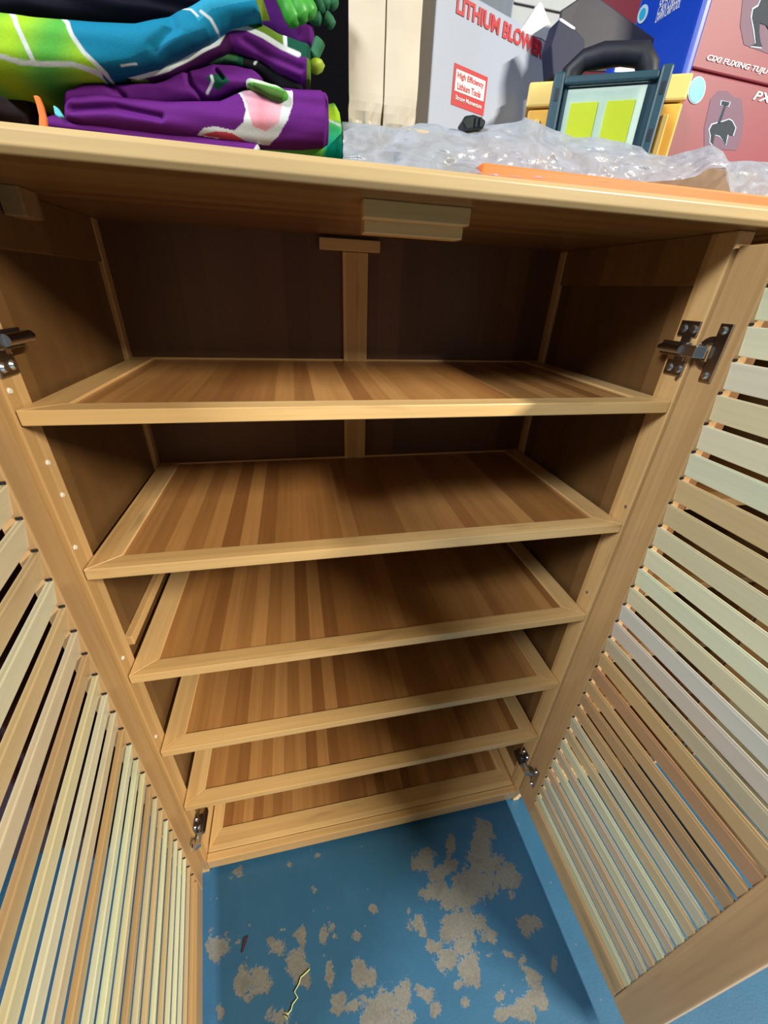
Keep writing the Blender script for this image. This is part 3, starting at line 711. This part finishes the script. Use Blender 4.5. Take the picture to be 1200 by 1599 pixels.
# small black moulded clip standing in the plastic sheet
blk = plain('black_plastic', (.012, .020, .022), .25, 0, .1)
g = empty('plastic_clip', tuple(at(740, 192, Y=.03))); tag(g, 'small black plastic clip in front of the red bordered label', 'clip')
sub(MB().prism([at(u, v, Y=.03) for u, v in ((721, 190), (727, 180), (741, 178), (752, 182), (760, 188), (756, 200), (728, 204))], (.002, .016, 0)).build('body', blk, None, .0015), g)
for du in (744, 751): sub(MB().prism([at(u, v, Y=.0285) for u, v in ((du, 182), (du + 3, 183), (du + 1, 198), (du - 2, 198))], (0, .003, 0)).build('rib', blk, None, .0004), g)

# work light with two yellow lamps, right edge nearer
TEALB = plain('dark_teal_plastic', (.018, .060, .085), .42, 0, .12, 60); RUB = plain('black_rubber', (.008, .010, .018), .55)
A0 = at(866, 120, Y=.088); B0 = at(1053, 106, Z=A0.z); dl = B0 - A0; LWd = dl.length; dl.normalize()
lamp = empty('work_light', (A0.x, A0.y, SLZ + .001), math.atan2(dl.y, dl.x)); tag(lamp, 'dark teal work light with two square yellow lamps and a carrying handle', 'lamp')
lampz = A0.z - SLZ - .001
LW, LH = LWd, lampz
MB().box(.006, LW - .006, .004, .034, .0, LH).build('housing', TEALB, lamp, .003)
for x0 in (0, LW - .010):
    fr = MB().box(x0, x0 + .010, -.002, .036, .0, LH + .003).build('side_guard', TEALB, lamp, .002)
    for zz in (.20, .72): MB().box(x0 + .0035, x0 + .0065, -.0024, -.0018, LH * zz, LH * (zz + .14)).build('slot', RUB, fr)
MB().box(.010, LW - .010, -.001, .006, LH * .90, LH).build('frame_bar', TEALB, lamp, .0015)
MB().box(.010, LW - .010, -.001, .006, 0, LH * .10).build('frame_bar', TEALB, lamp, .0015)
refl = MB().box(.015, LW - .017, .0025, .0045, LH * .13, LH * .86).build('reflector', plain('silver_reflector', (.85, .92, .88), .3, 0), lamp, .0005)
YEL = plain('yellow_phosphor', (.95, .93, .04), .5, 0, .04)
x_a, x_b = .015, LW - .017; wv = x_b - x_a
for q in (0, 1):
    MB().box(x_a + wv * (.07 + .47 * q), x_a + wv * (.43 + .47 * q), .0012, .0026, LH * .17, LH * .70).build('led_panel', YEL, lamp, .0005)
# clear window
w = NT('clear_plastic'); gl_ = w.n('ShaderNodeBsdfGlossy', {'Roughness': .12, 'Color': (1, 1, 1, 1)}); tr = w.n('ShaderNodeBsdfTransparent', {'Color': (.93, .97, .95, 1)})
fz = w.n('ShaderNodeFresnel', {'IOR': 1.45}); mx = w.n('ShaderNodeMixShader', {0: fz.outputs[0]}); w.t.links.new(tr.outputs[0], mx.inputs[1]); w.t.links.new(gl_.outputs[0], mx.inputs[2]); w.t.links.new(mx.outputs[0], w.out.inputs[0])
MB().box(x_a - .001, x_b + .001, -.0006, .0004, LH * .115, LH * .875).build('window', w.m, lamp, .0002)
pts = [(.012, .02, LH * .9), (.014, .02, LH + .008), (.024, .02, LH + .016), (.040, .02, LH + .0185), (.058, .02, LH + .0185), (.074, .02, LH + .017), (LW - .018, .02, LH + .008), (LW - .014, .02, LH * .92)]
MB().tube(pts, [.0075, .0085, .0080, .0090, .0082, .0092, .0088, .0080], 12).build('handle', RUB, lamp)
# yellow case behind the work light
YC = plain('yellow_case', (.78, .42, .055), .5, 0, .06, 30); YCL = plain('yellow_case_pale', (.82, .58, .17), .5, 0, .05, 30)
A1 = at(831, 128, Y=.136); B1 = at(1085, 113, Z=A1.z); dy = B1 - A1; Lc = dy.length; dy.normalize()
g = empty('tool_case', (A1.x, A1.y, SLZ + .001), math.atan2(dy.y, dy.x)); tag(g, 'yellow case standing behind the work light', 'case')
hC = A1.z - SLZ - .001
MB().box(.001, Lc - .001, .001, .028, 0, hC * .72).build('body', YC, g, .002)
MB().box(-.002, Lc, -.001, .030, hC * .735, hC).build('lid', YCL, g, .002)
for xx in (.012, Lc - .04, Lc - .015): MB().box(xx - .003, xx + .003, -.003, .002, hC * .1, hC * .6).build('rib', YCL, g, .001)

# dark lid leaning above the work light, navy block at its left
o = MB().prism([at(864, 112, Y=.150), at(878, 16, Y=.150), at(905, -2, Y=.156), at(930, -8, Y=.156), at(1080, 101, Y=.150), at(1050, 112, Y=.150)], (0, .004, .001)).build('leaning_board', plain('dark_grey_plastic', (.026, .025, .036), .6, 0, .25, 25), None, .001)
tag(o, 'dark grey thin board leaning behind the handle of the work light', 'board')
g = empty('tool_holder', tuple(at(880, 110, Y=.125))); tag(g, 'navy blue block with a highlight laid on its top edge at the left of the work light handle', 'holder')
nv = plain('navy_plastic', (.005, .010, .045), .65)
sub(MB().prism([at(u, v, Y=.125) for u, v in ((864, 118), (861, 70), (874, 29), (899, 45), (914, 62), (912, 118))], (0, .018, 0)).build('body', nv, None, .001), g)
sub(MB().prism([at(u, v, Y=.1245) for u, v in ((874, 28), (878, 28), (899, 42), (899, 47), (893, 45), (875, 33))], (0, .003, 0)).build('edge', plain('edge_highlight', (.55, .58, .68), .4), None, .0005), g)  # highlight along the rim, modelled as a pale strip
g = MB().prism([at(u, v, Y=.128) for u, v in ((955, 118), (960, 97), (972, 87), (983, 92), (1000, 108), (1004, 118))], (0, .014, 0)).build('blue_bottle', plain('bright_blue_plastic', (.01, .05, .50), .3), None, .003)
tag(g, 'bright blue plastic piece seen through the handle of the work light', 'bottle'); g.name = 'plastic_piece'

# red cartons
REDB = plain('red_carton', (.24, .032, .050), .5, 0, .08, 8, .03)
BLK_INK = plain('dark_print', (.010, .022, .040), .7, 0, .5, 300); PALE_INK = plain('pale_print', (.48, .62, .74), .4); CYAN_INK = plain('cyan_sticker', (.07, .42, .78), .4, 0, .15, 300); SHADE_INK = plain('plum_print', (.15, .070, .12), .6, 0, .1, 40)
Yr = .100
dr = Vector((1, .05, 0)).normalized()
Pr = at(1060, 170, Y=Yr)
def red_box(P, z0, z1, length, depth, label, left):
    g = empty('cardboard_box', (P.x, P.y, z0), math.atan2(dr.y, dr.x)); tag(g, label, 'box')
    MB().box(left, length, 0, depth, 0, z1 - z0).build('body', REDB, g, .0015)
    return g
zsplit = at(1083, 106, Y=Yr).z
def fr(g, P, u, v): a_, z_ = onface(u, v, P, dr); return (a_, z_ - g.location.z)
lower = red_box(Pr, SLZ + .001, zsplit - .0010, .30, .20, 'lower red carton with a round blue sticker and a picture of a garden tiller', onface(1062, 160, Pr, dr)[0])
upper = red_box(Pr, zsplit, zsplit + .13, .30, .20, 'upper red carton with white slanted lettering, stacked on the other red one', onface(1094, 50, Pr, dr)[0])
def flat(g, P, pts, mat, name, y=-.0004, t=.0003):
    MB().prism([(fr(g, P, u, v)[0], y, fr(g, P, u, v)[1]) for u, v in pts], (0, -t, 0)).build(name, mat, g)
def ell(cu, cv, a, b, tilt, n=24):
    t = math.radians(tilt)
    return [(cu + a * math.cos(k * 2 * math.pi / n) * math.cos(t) - b * math.sin(k * 2 * math.pi / n) * math.sin(t), cv + a * math.cos(k * 2 * math.pi / n) * math.sin(t) + b * math.sin(k * 2 * math.pi / n) * math.cos(t)) for k in range(n)]
flat(lower, Pr, ell(1088, 141, 13, 22, 14), PALE_INK, 'sticker'); flat(lower, Pr, ell(1088, 141, 11.5, 20.5, 14), CYAN_INK, 'sticker_print', -.0008)
flat(lower, Pr, [(1110, 155), (1122, 142), (1136, 142), (1146, 152), (1158, 154), (1162, 185), (1158, 215), (1150, 235), (1100, 232), (1100, 200)], SHADE_INK, 'print_shade', -.0001, .0002)
def grow(poly, k):
    cx = sum(p[0] for p in poly) / len(poly); cy = sum(p[1] for p in poly) / len(poly)
    return [(x + (x - cx) / max(math.hypot(x - cx, y - cy), 1e-6) * k, y + (y - cy) / max(math.hypot(x - cx, y - cy), 1e-6) * k) for x, y in poly]
tiller = [[(1127, 158), (1139, 160), (1137, 166), (1126, 164)], [(1131, 163), (1134, 164), (1124, 194), (1120, 193)], [(1108, 203), (1112, 195), (1122, 192), (1130, 190), (1138, 187), (1143, 190), (1148, 200), (1144, 212), (1136, 210), (1133, 226), (1128, 218), (1124, 212), (1116, 210), (1113, 226), (1109, 222), (1110, 212)]]
for p_ in tiller: flat(lower, Pr, grow(p_, 1.8), PALE_INK, 'print_outline', -.0004, .0002)
for p_ in tiller: flat(lower, Pr, p_, BLK_INK, 'print', -.0007, .0002)
(ta, tz), (tb, tz2) = fr(lower, Pr, 1175, 156), fr(lower, Pr, 1216, 170)
put_text('PX-5', lower, ta, tz, tb - ta, abs(fr(lower, Pr, 1177, 141)[1] - tz) , WHT_INK, shear=.25, bold=.0008)
flat(upper, Pr, [(1166, -60), (1160, 0), (1156, 40), (1162, 70), (1200, 84), (1240, 80), (1240, -60)], SHADE_INK, 'print_shade', -.0001, .0002)
t2 = [[(1174, 28), (1176, 15), (1184, 10), (1192, -10), (1225, -20), (1240, 20), (1225, 60), (1205, 55), (1196, 40), (1186, 36), (1185, 50), (1187, 66), (1190, 74), (1172, 72), (1180, 68), (1178, 48)], [(1192, -12), (1200, -50), (1206, -50), (1200, -10)]]
for p_ in t2: flat(upper, Pr, grow(p_, 2.2), PALE_INK, 'print_outline', -.0004, .0002)
for p_ in t2: flat(upper, Pr, p_, BLK_INK, 'print', -.0007, .0002)
(ta, tz), (tb, tz2) = fr(upper, Pr, 1102, 97), fr(upper, Pr, 1216, 121)
put_text('CIXI FUXING TUJU CO', upper, ta, (tz + tz2) / 2 - .0005, tb - ta, abs(fr(upper, Pr, 1104, 85)[1] - tz), WHT_INK, shear=.25, bold=.0008)
# blue carton, strongly turned
Pb = at(990, 40, Y=.190); Qb = at(1086, 50, Y=.099)
db = Qb - Pb; db.z = 0; Lb = db.length; db.normalize()
BLU = plain('blue_carton', (.006, .055, .48), .35, 0, .08, 10)
g = empty('cardboard_box', (Pb.x, Pb.y, SLZ + .001), math.atan2(db.y, db.x)); tag(g, 'bright blue carton with a pale blue sticker, left of the upper red carton', 'box')
MB().box(0, Lb, 0, .012, .05, .21).build('body', BLU, g, .004, 3)
def fb(u, v): a_, z_ = onface(u, v, Pb, db); return a_, z_ - SLZ - .001
MB().prism([(fb(u, v)[0], -.0004, fb(u, v)[1]) for u, v in ell(1005, 22, 7, 16, 20)], (0, -.0003, 0)).build('sticker', PALE_INK, g)
MB().prism([(fb(u, v)[0], -.0008, fb(u, v)[1]) for u, v in ell(1005, 22, 4.2, 10, 20)], (0, -.0003, 0)).build('sticker_print', plain('teal_print', (.02, .38, .62), .4), g)
for txt, (ua, va), (ub, vb) in (('GAS', (1031, 8), (1046, -2)), ('CAN OVER', (1028, 20), (1060, 3)), ('LAWN CARPTOOL', (1025, 32), (1062, 12))):
    (a_, z_), (b_, z2) = fb(ua, va), fb(ub, vb)
    put_text(txt, g, a_, (z_ + z2) / 2 - .001, b_ - a_, .0062, WHT_INK, shear=.15)
# pale cartons further back
for (ua, ub, va, Yy, mt, lb) in ((800, 905, 14, .36, plain('pale_grey_carton', (.42, .45, .46), .6), 'pale grey carton at the back above the white carton'),
                                 (905, 1010, 6, .40, CARD, 'plain brown carton at the back left of the blue carton')):
    p, q_ = at(ua, va, Y=Yy), at(ub, va, Y=Yy)
    o = empty('cardboard_box', (p.x, Yy, 1.10)); tag(o, lb, 'box')
    MB().box(0, q_.x - p.x, 0, .16, 0, .42).build('body', mt, o, .002)
    MB().box(.0, q_.x - p.x, -.003, -.0005, .30, .42).build('flap', mt, o, .0008)
sh = MB().box(-.45, 1.6, .34, .88, 1.06, 1.0995).build('rear_shelf_board', plain('dark_steel_shelf', (.03, .03, .035), .5), None, .002)
tag(sh, 'dark shelf board behind the cabinet that carries the rear cartons', 'shelf')

# ---------------------------------------------------------------- crumpled clear plastic sheet
crest = [(536, 196), (552, 192), (580, 195), (612, 200), (640, 196), (655, 191), (680, 192), (705, 200), (722, 203), (735, 202), (765, 194), (800, 190), (828, 184), (840, 190), (870, 203), (900, 214), (930, 213), (965, 219), (1000, 228), (1020, 240), (1045, 243), (1080, 234), (1112, 226), (1128, 235), (1138, 252), (1165, 250), (1200, 252), (1240, 262)]
hem = [(536, 250), (620, 261), (740, 271), (800, 276), (900, 281), (985, 286), (1060, 281), (1085, 276), (1110, 262), (1136, 262), (1141, 300), (1150, 322), (1200, 330), (1240, 335)]
def sheet():
    nu, nv = 260, 46; vs = []
    for i in range(nu + 1):
        u = 536 + (1240 - 536) * i / nu; a_, b_ = interp(crest, u), interp(hem, u)
        for j in range(nv + 1):
            t = j / nv
            if t < .25:      # runs back from the crest, lying on the carton
                s = t / .25; p = at(u, a_, Y=.045); p = Vector((p.x, p.y + .10 * (1 - s), max(SLZ + .002, p.z - .012 * (1 - s) ** 1.2)))
            else:
                s = (t - .25) / .75; y = .045 - .057 * (s ** .8); p = at(u, a_ + (b_ - a_) * s, Y=y)
            q = Vector((p.x * 1.0, t * .12, 0))
            d = (noise.noise(q * 24) * .0075 + abs(noise.noise(q * 52 + Vector((3, 1, 0)))) * -.0060 + abs(noise.noise(Vector((p.x * 60 + t * 4, t * 9, 5)))) * .004)
            e_ = min(1, s / .12 + (.0 if t > .25 else 1), (1 - s) / .10 + .15) if t > .25 else .5
            p.y += d * e_; p.z += noise.noise(q * 70 + Vector((9, 0, 0))) * .0016 * e_
            p.y = min(p.y, .16)
            vs.append(p)
    n = nv + 1
    fs = [(i * n + j, i * n + j + 1, (i + 1) * n + j + 1, (i + 1) * n + j) for i in range(nu) for j in range(nv)]
    me = bpy.data.meshes.new('plastic_sheet'); me.from_pydata(vs, [], fs); me.polygons.foreach_set('use_smooth', [True] * len(fs)); me.update()
    return me
w = NT('milky_clear_plastic'); tc = w.n('ShaderNodeTexCoord')
nz = w.n('ShaderNodeTexNoise', {'Vector': tc.outputs['Object'], 'Scale': 26.0, 'Detail': 4.0, 'Roughness': .55, 'Distortion': 2.2})
bp = w.n('ShaderNodeBump', {'Strength': .7, 'Distance': .006, 'Height': nz.outputs[0]})
df = w.n('ShaderNodeBsdfDiffuse', {'Color': (.50, .56, .65, 1), 'Normal': bp.outputs[0]})
tl = w.n('ShaderNodeBsdfTranslucent', {'Color': (.52, .58, .66, 1), 'Normal': bp.outputs[0]})
gs = w.n('ShaderNodeBsdfGlossy', {'Color': (.95, .97, 1, 1), 'Roughness': .36, 'Normal': bp.outputs[0]})
tr = w.n('ShaderNodeBsdfTransparent', {'Color': (.93, .95, .97, 1)})
m1 = w.n('ShaderNodeMixShader', {0: .35, 1: df.outputs[0], 2: tl.outputs[0]})
m2 = w.n('ShaderNodeMixShader', {0: .10, 1: m1.outputs[0], 2: gs.outputs[0]})
fac = w.n('ShaderNodeMapRange', {0: nz.outputs[0], 1: .35, 2: .65, 3: .46, 4: .14})
m3 = w.n('ShaderNodeMixShader', {0: fac.outputs[0], 1: m2.outputs[0], 2: tr.outputs[0]}); w.t.links.new(m3.outputs[0], w.out.inputs[0])
me = sheet(); me.materials.append(w.m)
tag(link('plastic_sheet', me), 'crumpled clear plastic sheet draped along the front of the cabinet top', 'plastic sheet')
# scrap on the floor: yellow thread and a dark chip
th = [at(u, v, Z=.0015) for u, v in ((484, 1513), (478, 1519), (470, 1526), (467, 1536), (460, 1549), (465, 1558), (457, 1568), (455, 1577), (450, 1583), (446, 1579), (452, 1588), (443, 1585), (449, 1592))]
tag(MB().tube(th, .0011, 6).build('thread', plain('pale_yellow_thread', (.50, .56, .25), .7), None), 'pale yellow crinkled thread lying on the blue floor', 'thread')
o = MB().prism([at(u, v, Z=.0006) for u, v in ((388, 1461), (381, 1464), (377, 1488), (380, 1486))], (0, 0, .0012)).build('paint_chip', plain('dark_maroon_chip', (.035, .012, .02), .6))
tag(o, 'thin dark chip lying on the blue floor near the left door', 'chip')
